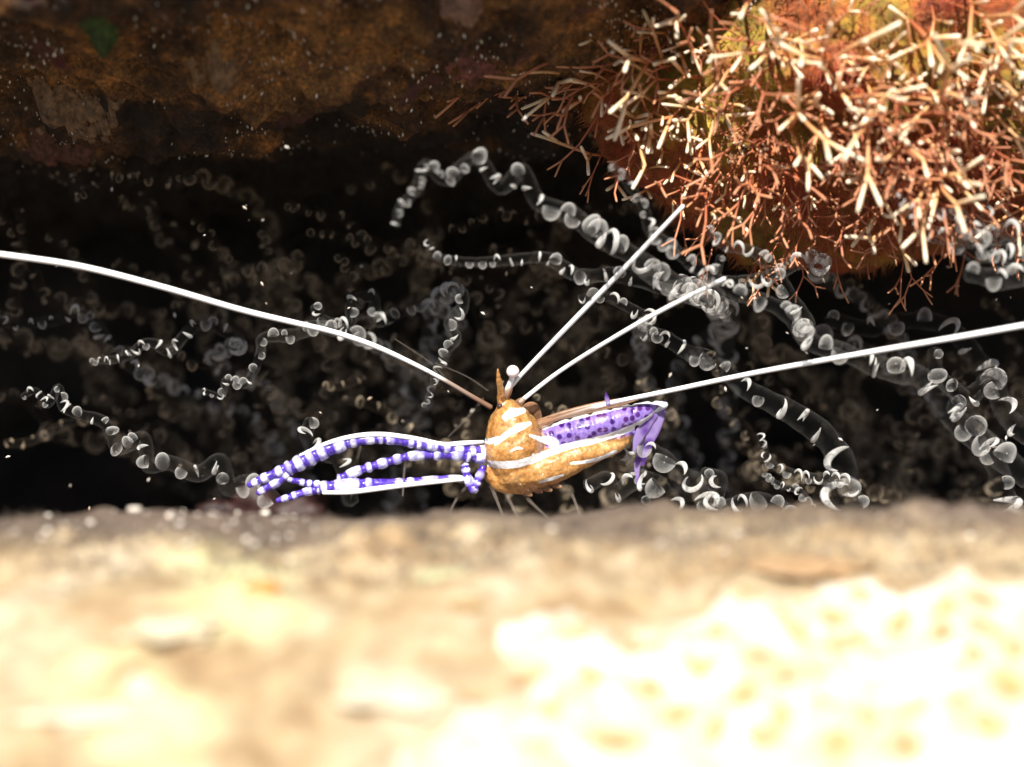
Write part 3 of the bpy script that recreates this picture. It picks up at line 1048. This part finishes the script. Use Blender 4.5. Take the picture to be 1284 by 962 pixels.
def b_banded(nt, bs, out):
    t = attr(nt, 't').outputs['Fac']
    c = coords(nt)
    col = ramp(nt, t, [(0.0, (0.74, 0.74, 0.88)), (0.45, (0.46, 0.42, 0.78)), (0.8, (0.10, 0.05, 0.52)), (1.0, (0.06, 0.02, 0.36))]).outputs[0]
    vo = N(nt, 'TexVoronoi', Scale=17.0)
    nt.links.new(c, vo.inputs['Vector'])
    dots = ramp(nt, vo.outputs['Distance'], [(0.20, (0.95, 0.95, 0.95)), (0.42, (0, 0, 0))]).outputs[0]
    net = ramp(nt, vo.outputs['Distance'], [(0.50, (0, 0, 0)), (0.66, (0.85, 0.85, 0.85))]).outputs[0]
    ring = ramp(nt, t, [(0.45, (1, 1, 1)), (0.75, (0.12, 0.12, 0.12))]).outputs[0]
    col = mix(nt, mix(nt, 1.0, net, (0.75, 0.75, 0.75), 'MULTIPLY'), col, (0.16, 0.10, 0.60))
    col = mix(nt, mix(nt, 1.0, dots, ring, 'MULTIPLY'), col, (0.92, 0.92, 0.96))
    nt.links.new(col, bs.inputs['Base Color'])
    bs.inputs['Roughness'].default_value = 0.25
    tr = N(nt, 'BsdfTransparent')
    mx = N(nt, 'MixShader')
    mx.inputs[0].default_value = 0.80
    nt.links.new(tr.outputs[0], mx.inputs[1])
    nt.links.new(bs.outputs[0], mx.inputs[2])
    nt.links.new(mx.outputs[0], out.inputs['Surface'])


M_banded = mat('purple_white_banded_shell', b_banded)


def b_fan(nt, bs, out):
    c = coords(nt)
    vo = N(nt, 'TexVoronoi', Scale=9.0)
    nt.links.new(c, vo.inputs['Vector'])
    nt.links.new(ramp(nt, vo.outputs['Distance'], [(0.2, (0.04, 0.008, 0.17)), (0.4, (0.14, 0.05, 0.36)), (0.7, (0.36, 0.26, 0.58))]).outputs[0], bs.inputs['Base Color'])
    bs.inputs['Roughness'].default_value = 0.35
    tr = N(nt, 'BsdfTransparent')
    mx = N(nt, 'MixShader')
    mx.inputs[0].default_value = 0.6
    nt.links.new(tr.outputs[0], mx.inputs[1])
    nt.links.new(bs.outputs[0], mx.inputs[2])
    nt.links.new(mx.outputs[0], out.inputs['Surface'])


M_fan = mat('purple_tail_fan', b_fan)

shrimp = thing('cleaner_shrimp', 'orange brown shrimp with purple spotted abdomen, white antennae and banded claws', 'shrimp', P(645, 625, 0.0))
CH_HEAD = [(637, 512, -0.05, 14), (638, 526, -0.08, 23), (643, 546, -0.06, 36), (645, 572, -0.04, 38), (645, 592, -0.02, 27)]
CH_LOW = [(645, 590, -0.08, 28), (680, 588, -0.10, 24), (712, 578, -0.08, 19), (745, 567, -0.03, 14.5), (768, 560, 0.02, 10), (784, 553, 0.06, 6)]
CH_ROST = [(631, 510, -0.05, 8), (628, 494, -0.12, 4.6), (625.5, 477, -0.18, 3.0), (624, 463, -0.22, 1.4)]
CH_ABD = [(672, 556, 0.05, 17), (715, 543, 0.02, 18.5), (745, 536, 0.02, 19), (775, 527, 0.05, 17.5), (800, 519, 0.1, 14), (820, 511, 0.15, 9), (833, 508, 0.18, 5)]
CH_FILL = [(690, 568, -0.02, 14), (730, 558, 0.0, 13), (765, 549, 0.03, 11), (792, 541, 0.08, 7)]
CH_CHIN = [(618, 592, -0.06, 14), (636, 608, -0.1, 12), (660, 612, -0.08, 8), (690, 603, -0.05, 6)]


def chain(rows, n=6):
    return spline([(*P(x, y, Y), S(r, Y)) for x, y, Y, r in rows], n)


chains = [chain(c) for c in (CH_HEAD, CH_LOW, CH_ROST, CH_ABD, CH_CHIN, CH_FILL)]
sp = Soup()
for c in chains:
    vv, ff, _ = tube(c[:, :3], c[:, 3], 16)
    sp.add(vv, ff)
    iv, jf = ico(2)
    for row in c[::3]:
        sp.add([Vector(row[:3]) + p * row[3] for p in iv], jf)
tmp = bpy.data.objects.new('tmp', sp.build('tmp', None))
C.objects.link(tmp)
rm = tmp.modifiers.new('r', 'REMESH')
rm.mode = 'VOXEL'
rm.voxel_size = 0.011
smd = tmp.modifiers.new('s', 'SMOOTH')
smd.factor, smd.iterations = 0.5, 9
dg = bpy.context.evaluated_depsgraph_get()
ev = tmp.evaluated_get(dg)
me = bpy.data.meshes.new_from_object(ev)
bpy.data.objects.remove(tmp)
nv = len(me.vertices)
co = np.empty(nv * 3)
me.vertices.foreach_get('co', co)
co = co.reshape(-1, 3)


def dist_to(c):
    return np.min(np.linalg.norm(co[:, None, :] - c[None, :, :3], axis=2) - c[None, :, 3], axis=1)


dA = dist_to(chains[3])
dO = np.min([dist_to(chains[i]) for i in (0, 1, 2, 4)], axis=0)
dA = np.minimum(dA, dist_to(chains[5]) + 0.03)
reg = np.clip((dO - dA) / 0.03 + 0.3, 0, 1)
a = me.attributes.new('t', 'FLOAT', 'POINT')
a.data.foreach_set('value', reg.astype(float).tolist())
co -= np.array(shrimp.location)
me.vertices.foreach_set('co', co.ravel())
me.polygons.foreach_set('use_smooth', [True] * len(me.polygons))
me.materials.clear()
me.materials.append(M_body)
me.name = 'body'
me.update()
nrm = np.empty(nv * 3)
me.vertices.foreach_get('normal', nrm)
nrm = nrm.reshape(-1, 3)
for i in range(nv):
    p = Vector(co[i])
    k = 0.015 * mn.noise(p * 5.5) + 0.008 * mn.noise(p * 15) + 0.003 * mn.noise(p * 36)
    if reg[i] > 0.5:
        k = 0.008 * mn.noise(p * 9) - 0.016 * math.exp(-(((p.x * 0.97 + p.z * 0.25) * 5.2) % 1.0 - 0.5) ** 2 * 90)
    co[i] += nrm[i] * k
me.vertices.foreach_set('co', co.ravel())
me.update()
body = obj('body', me, shrimp)
from mathutils.bvhtree import BVHTree
bvh = BVHTree.FromPolygons([Vector(p) for p in co], [tuple(p.vertices) for p in me.polygons])


def surf(px, py):
    """front of the body along that sight line, local to the shrimp"""
    o = CAM - shrimp.location
    d = (P(px, py, 0) - CAM).normalized()
    h = bvh.ray_cast(o, d)
    return h[0] if h[0] is not None else None


def to_px(w):
    d = (w - np.array(CAM)) @ np.array(RT)
    return np.c_[W0 / 2 + d[:, 0] / -d[:, 2] * PXU * DIST, H0 / 2 - d[:, 1] / -d[:, 2] * PXU * DIST]


# white pigment streaks (px, py, half width px)
STREAKS = [[(633, 523, 3), (643, 518, 4.5), (656, 515, 3)],
           [(621, 557, 1.5), (629, 550, 3), (638, 543, 3), (651, 536, 4), (664, 531, 2)],
           [(606, 553, 2), (615, 553, 3), (624, 550, 2.4)],
           [(665, 546, 1.5), (679, 551, 3), (690, 553, 5), (696, 556, 4)],
           [(604, 579, 3), (624, 583, 3.6), (653, 581, 4.2), (686, 569, 3.8), (712, 560, 3.6), (742, 553, 3.4), (761, 548, 3.0), (784, 540, 3.2), (812, 526, 2.8), (833, 509, 3)],
           [(681, 537, 2), (700, 529, 2.8), (721, 523, 3.0), (754, 515, 3.0), (794, 506, 2.6), (817, 504, 2.2), (835, 508, 3)],
           [(716, 581, 1.2), (735, 579, 1.8), (752, 575, 2), (772, 566, 1.6)], [(676, 605, 1), (690, 601, 1.8), (706, 596, 1.2)],
           [(668, 570, 1), (672, 575, 2.4), (676, 572, 1)], [(640, 566, 0.8), (648, 562, 1.5), (655, 563, 0.8)]]
pp = to_px(co + np.array(shrimp.location))
wq = np.zeros(nv)
for st in STREAKS:
    q = spline(st, 10)
    d = np.linalg.norm(pp[:, None, :] - q[None, :, :2], axis=2) / q[None, :, 2]
    wq = np.maximum(wq, np.clip(1.5 - d.min(axis=1), 0, 1.5) / 1.5)
a = me.attributes.new('white', 'FLOAT', 'POINT')
a.data.foreach_set('value', wq.astype(float).tolist())

# rostrum teeth
for px, py in ((629, 482), (629.5, 490), (630, 498)):
    vv, ff, tt = px_tube([(px - 1, py, -0.15, 2.2), (px + 2.5, py - 4, -0.16, 0.7)], shrimp, 6, 3)
    obj('rostrum_tooth', mesh('rostrum_tooth', vv, ff, M_brown), shrimp)


def feeler(rows, m, sides=8):
    vv, ff, tt = px_tube(rows, shrimp, sides, 10)
    return obj('antenna', mesh('antenna', vv, ff, m, True, {'t': tt}), shrimp)


feeler([(616, 511, -0.05, 3.28), (590, 496, -0.08, 2.81), (556, 476, -0.12, 2.65), (520, 457, -0.15, 2.81), (470, 434, -0.2, 3.32), (420, 417, -0.25, 3.49), (370, 405, -0.3, 3.67), (300, 388, -0.35, 3.84), (200, 359, -0.45, 4.02),
        (100, 334, -0.5, 4.19), (0, 319, -0.6, 4.19), (-120, 303, -0.7, 4.02)], M_ant_root)['label'] = 'long white antenna sweeping left, clear brown near the head'
feeler([(637, 489, -0.05, 2.65), (662, 461, -0.1, 2.65), (722, 399, -0.3, 3.1), (790, 329, -0.5, 2.9), (857, 258, -0.7, 2.3)], M_white)['label'] = 'steeper of the two short white antennae'
feeler([(652, 504, -0.05, 2.81), (700, 467, -0.08, 2.65), (760, 429, -0.3, 2.65), (830, 389, -0.5, 3.0), (909, 349, -0.7, 2.6)], M_white)['label'] = 'lower of the two short white antennae'
feeler([(680, 531, 0.05, 3.12), (720, 518, 0.02, 3.12), (758, 507, 0.0, 2.81), (790, 500, -0.02, 2.81), (840, 490, -0.05, 3.12), (950, 467, -0.4, 3.28), (1100, 440, -0.85, 3.51), (1200, 423, -1.1, 3.59), (1290, 407, -1.25, 3.67), (1400, 388, -1.4, 3.43)],
       M_ant_root)['label'] = 'long white antenna sweeping right'
for rows in ([(632, 500, -0.08, 4.5), (636, 493, -0.1, 5), (640, 487, -0.12, 3.5)], [(645, 510, -0.06, 4.5), (651, 505, -0.08, 5), (656, 501, -0.1, 3.6)], [(668, 536, -0.02, 5), (680, 532, 0.0, 5.5), (692, 527, 0.02, 4)]):
    vv, ff, tt = px_tube(rows, shrimp, 10, 5)
    obj('antenna_base', mesh('antenna_base', vv, ff, M_brown), shrimp)
# clear brown antennal scales
for rows in ([(672, 530, 0.1, 3), (710, 520, 0.1, 6), (760, 508, 0.1, 6), (800, 500, 0.1, 2)], [(655, 512, 0.05, 4), (668, 512, 0.1, 8), (676, 526, 0.12, 5)]):
    vv, ff, tt = px_tube(rows, shrimp, 10, 6, 0.4, Vector((0, -1, 0)))
    obj('antennal_scale', mesh('antennal_scale', vv, ff, M_brown), shrimp)

# eyes
eye_m = simple('pale_eye', (0.86, 0.74, 0.72), 0.15, 0.12, 12, 0.3, 0)
vv, ff, tt = px_tube([(634, 497, -0.05, 3), (637, 488, -0.1, 4), (641, 477, -0.14, 3.4), (643, 470, -0.16, 4)], shrimp, 8)
stalk = obj('eye_stalk', mesh('eye_stalk', vv, ff, M_white), shrimp)
ev_, ef_ = ico(3)
obj('eye', mesh('eye', [p * S(8) for p in ev_], ef_, eye_m), stalk, Matrix.Translation(P(643, 466, -0.18) - shrimp.location))
dark_eye = simple('dark_eye', (0.05, 0.03, 0.03), 0.1, 0.3, 12, 0, 0)
q = surf(627, 510)
if q is not None:
    obj('eye', mesh('eye', [p * S(4) for p in ev_], ef_, dark_eye), shrimp, Matrix.Translation(q + Vector((0, 0.01, 0))))


def banded_tube(rows, period, depth=0.22, phase=0.0, duty=0.42, sides=10):
    """limb with alternating white and purple rings; t holds the ring colour"""
    s = spline([(*P(x, y, Y), S(r, Y)) for x, y, Y, r in rows], 14)
    pts = local(shrimp, s[:, :3])
    seg = np.r_[0, np.cumsum(np.linalg.norm(np.diff(s[:, :3], axis=0), axis=1))]
    n = max(12, int(seg[-1] / 0.012))
    u = np.linspace(0, seg[-1], n)
    P3 = [Vector([float(np.interp(w, seg, [p[j] for p in pts])) for j in range(3)]) for w in u]
    rr = np.interp(u, seg, s[:, 3])
    ph = (u / S(period) + phase + np.array([0.85 * mn.noise(Vector((w * 5 + period, phase * 9, 1.3))) for w in u])) % 1.0
    wave = 0.5 + 0.5 * np.cos(2 * math.pi * ph)
    rr = rr * 0.86 * (1 + depth * (wave - 0.4))
    vv, ff, _ = tube(P3, np.maximum(rr, 0.005), sides)
    c = np.clip((0.5 - wave) * 3 + duty, 0, 1)
    tt = np.repeat(c, sides).tolist() + [c[0], c[-1]]
    return vv, ff, tt


def limb(name, rows, period, parent, **kw):
    vv, ff, tt = banded_tube(rows, period, **kw)
    return obj(name, mesh(name, vv, ff, M_banded, True, {'t': tt}), parent)


def px_stripe(rows, parent):
    vv, ff, tt = px_tube(rows, shrimp, 8, 8, 0.6, Vector((0, -1, 0.1)))
    return obj('white_stripe', mesh('white_stripe', vv, ff, M_white), parent)


# upper claw arm
arm = limb('claw_arm', [(608, 566, -0.1, 9), (585, 566, -0.16, 9), (560, 562, -0.2, 8), (520, 556, -0.25, 7), (480, 551, -0.3, 6.5), (448, 553, -0.32, 7.5), (415, 563, -0.34, 10), (385, 576, -0.36, 11.5), (362, 588, -0.38, 10)], 17, shrimp)
arm['label'] = 'upper banded claw arm, white along its top'
px_stripe([(606, 554, -0.12, 2.0), (580, 556, -0.20, 3.2), (555, 557, -0.24, 2.8), (520, 550, -0.28, 3.0), (480, 545, -0.33, 3.2), (445, 547, -0.36, 3.0), (410, 556, -0.38, 2.6), (376, 571, -0.40, 1.5)], arm)
limb('claw_finger', [(364, 585, -0.38, 9), (345, 594, -0.4, 7.5), (326, 602, -0.41, 6.5), (311, 609, -0.42, 4.5)], 16, arm)
limb('claw_finger', [(362, 592, -0.38, 7), (350, 603, -0.4, 6.5), (336, 611, -0.41, 6), (323, 619, -0.42, 4.5)], 15, arm, phase=0.4)
# lower claw arm
arm = limb('claw_arm', [(594, 603, -0.18, 4), (570, 600, -0.22, 5), (540, 602, -0.26, 5.5), (500, 606, -0.3, 7), (460, 608, -0.33, 9.5), (425, 610, -0.35, 10), (396, 612, -0.37, 8)], 26, shrimp)
arm['label'] = 'lower claw arm with a straight white edge'
px_stripe([(592, 600, -0.24, 2), (560, 603, -0.28, 2.8), (520, 607, -0.34, 3.2), (480, 612, -0.4, 3.4), (440, 617, -0.43, 3.2), (405, 618, -0.44, 2.4)], arm)
limb('claw_finger', [(400, 608, -0.37, 6), (385, 606, -0.38, 5), (370, 603, -0.39, 4.5), (361, 601, -0.4, 3)], 12, arm)
limb('claw_finger', [(400, 614, -0.37, 7), (383, 617, -0.38, 6), (365, 623, -0.39, 5.5), (347, 628, -0.4, 4)], 15, arm)
# beaded leg between them and the folded elbow
limb('walking_leg', [(606, 574, -0.12, 9), (575, 570, -0.18, 8.5), (545, 570, -0.2, 7.5), (515, 572, -0.24, 6.5), (480, 581, -0.27, 6.5), (450, 590, -0.3, 6.5), (425, 600, -0.33, 6)], 21, shrimp, depth=0.4)
limb('folded_leg', [(583, 583, -0.2, 6), (586, 598, -0.22, 6.5), (593, 614, -0.24, 6.5), (600, 600, -0.23, 6), (606, 586, -0.18, 6)], 11, shrimp, depth=0.3)
# clear walking legs
for rows in ([(512, 560, -0.2, 2), (507, 590, -0.25, 1.6), (505, 622, -0.5, 1.2)], [(452, 560, -0.1, 2), (447, 582, -0.12, 1.6), (440, 625, -0.4, 1.2)], [(606, 500, 0.0, 2), (585, 525, 0.05, 1.7), (562, 548, 0.1, 1.2)],
             [(612, 600, 0.0, 3), (622, 625, -0.2, 2.4), (634, 655, -0.6, 1.5)], [(650, 612, 0, 3), (668, 632, -0.2, 2.2), (690, 652, -0.6, 1.4)], [(600, 596, 0.1, 2.5), (575, 622, -0.1, 2), (560, 652, -0.5, 1.3)],
             [(630, 610, -0.1, 3), (640, 630, -0.2, 2.4), (652, 655, -0.6, 1.5)], [(700, 600, 0.05, 3), (716, 618, 0, 2.4), (728, 648, -0.4, 1.5)]):
    vv, ff, tt = px_tube(rows, shrimp, 6, 6)
    obj('walking_leg', mesh('walking_leg', vv, ff, M_thin), shrimp)
for rows in ([(566, 482, -0.05, 1.2), (540, 455, 0.0, 1), (495, 425, 0.1, 0.8)], [(612, 490, 0.0, 1.2), (585, 472, 0.05, 1), (545, 455, 0.1, 0.7)]):
    vv, ff, tt = px_tube(rows, shrimp, 6, 6)
    obj('antennule', mesh('antennule', vv, ff, M_thin), shrimp)
# mouthparts and swimmerets
for i, (x, y) in enumerate(((655, 618), (668, 614), (680, 612), (692, 608))):
    vv, ff, tt = px_tube([(x - 4, y - 8, -0.05, 5), (x + 4, y, -0.12, 4.5), (x + 12, y + 3, -0.16, 2)], shrimp, 8, 4, 0.5, Vector((0, -1, 0)))
    obj('swimmeret', mesh('swimmeret', vv, ff, M_brown), shrimp)
# tail fan
for rows in ([(832, 510, 0.18, 4), (826, 526, 0.15, 8), (817, 546, 0.12, 8), (810, 566, 0.1, 5), (806, 584, 0.1, 2)], [(822, 518, 0.12, 4), (808, 536, 0.08, 8), (799, 550, 0.06, 6), (794, 566, 0.05, 2)],
             [(826, 514, 0.2, 4), (814, 538, 0.2, 7), (803, 568, 0.2, 6), (799, 590, 0.2, 4), (800, 606, 0.18, 2)]):
    vv, ff, tt = px_tube(rows, shrimp, 12, 6, 0.14, Vector((0.3, -1, 0)))
    obj('tail_blade', mesh('tail_blade', [p + Vector((0.012 * mn.noise(p * 9), 0, 0.02 * mn.noise(p * 11))) for p in vv], ff, M_fan), shrimp)
vv, ff, tt = px_tube([(763, 508, -0.02, 3), (761, 500, -0.03, 3), (760, 493, -0.04, 1)], shrimp, 6, 4, 0.4, Vector((0, -1, 0)))
obj('tail_spine', mesh('tail_spine', vv, ff, M_fan), shrimp)

# ------------------------------------------------------------------ specks drifting in the water
sp = Soup()
for i in range(70):
    q = P(rng.uniform(0, 1284), rng.uniform(120, 640), rng.uniform(-1.0, 1.5))
    r = rng.choice((0.006, 0.008, 0.012))
    tl = Matrix.Rotation(rng.uniform(0, 3), 3, 'Y')
    sp.add([q + tl @ (p * r) for p in gv], gf)
tag(obj('drifting_sediment', sp.build('drifting_sediment', M_grain, False)), 'tiny pale specks drifting in the dark water', 'sediment', kind='stuff')
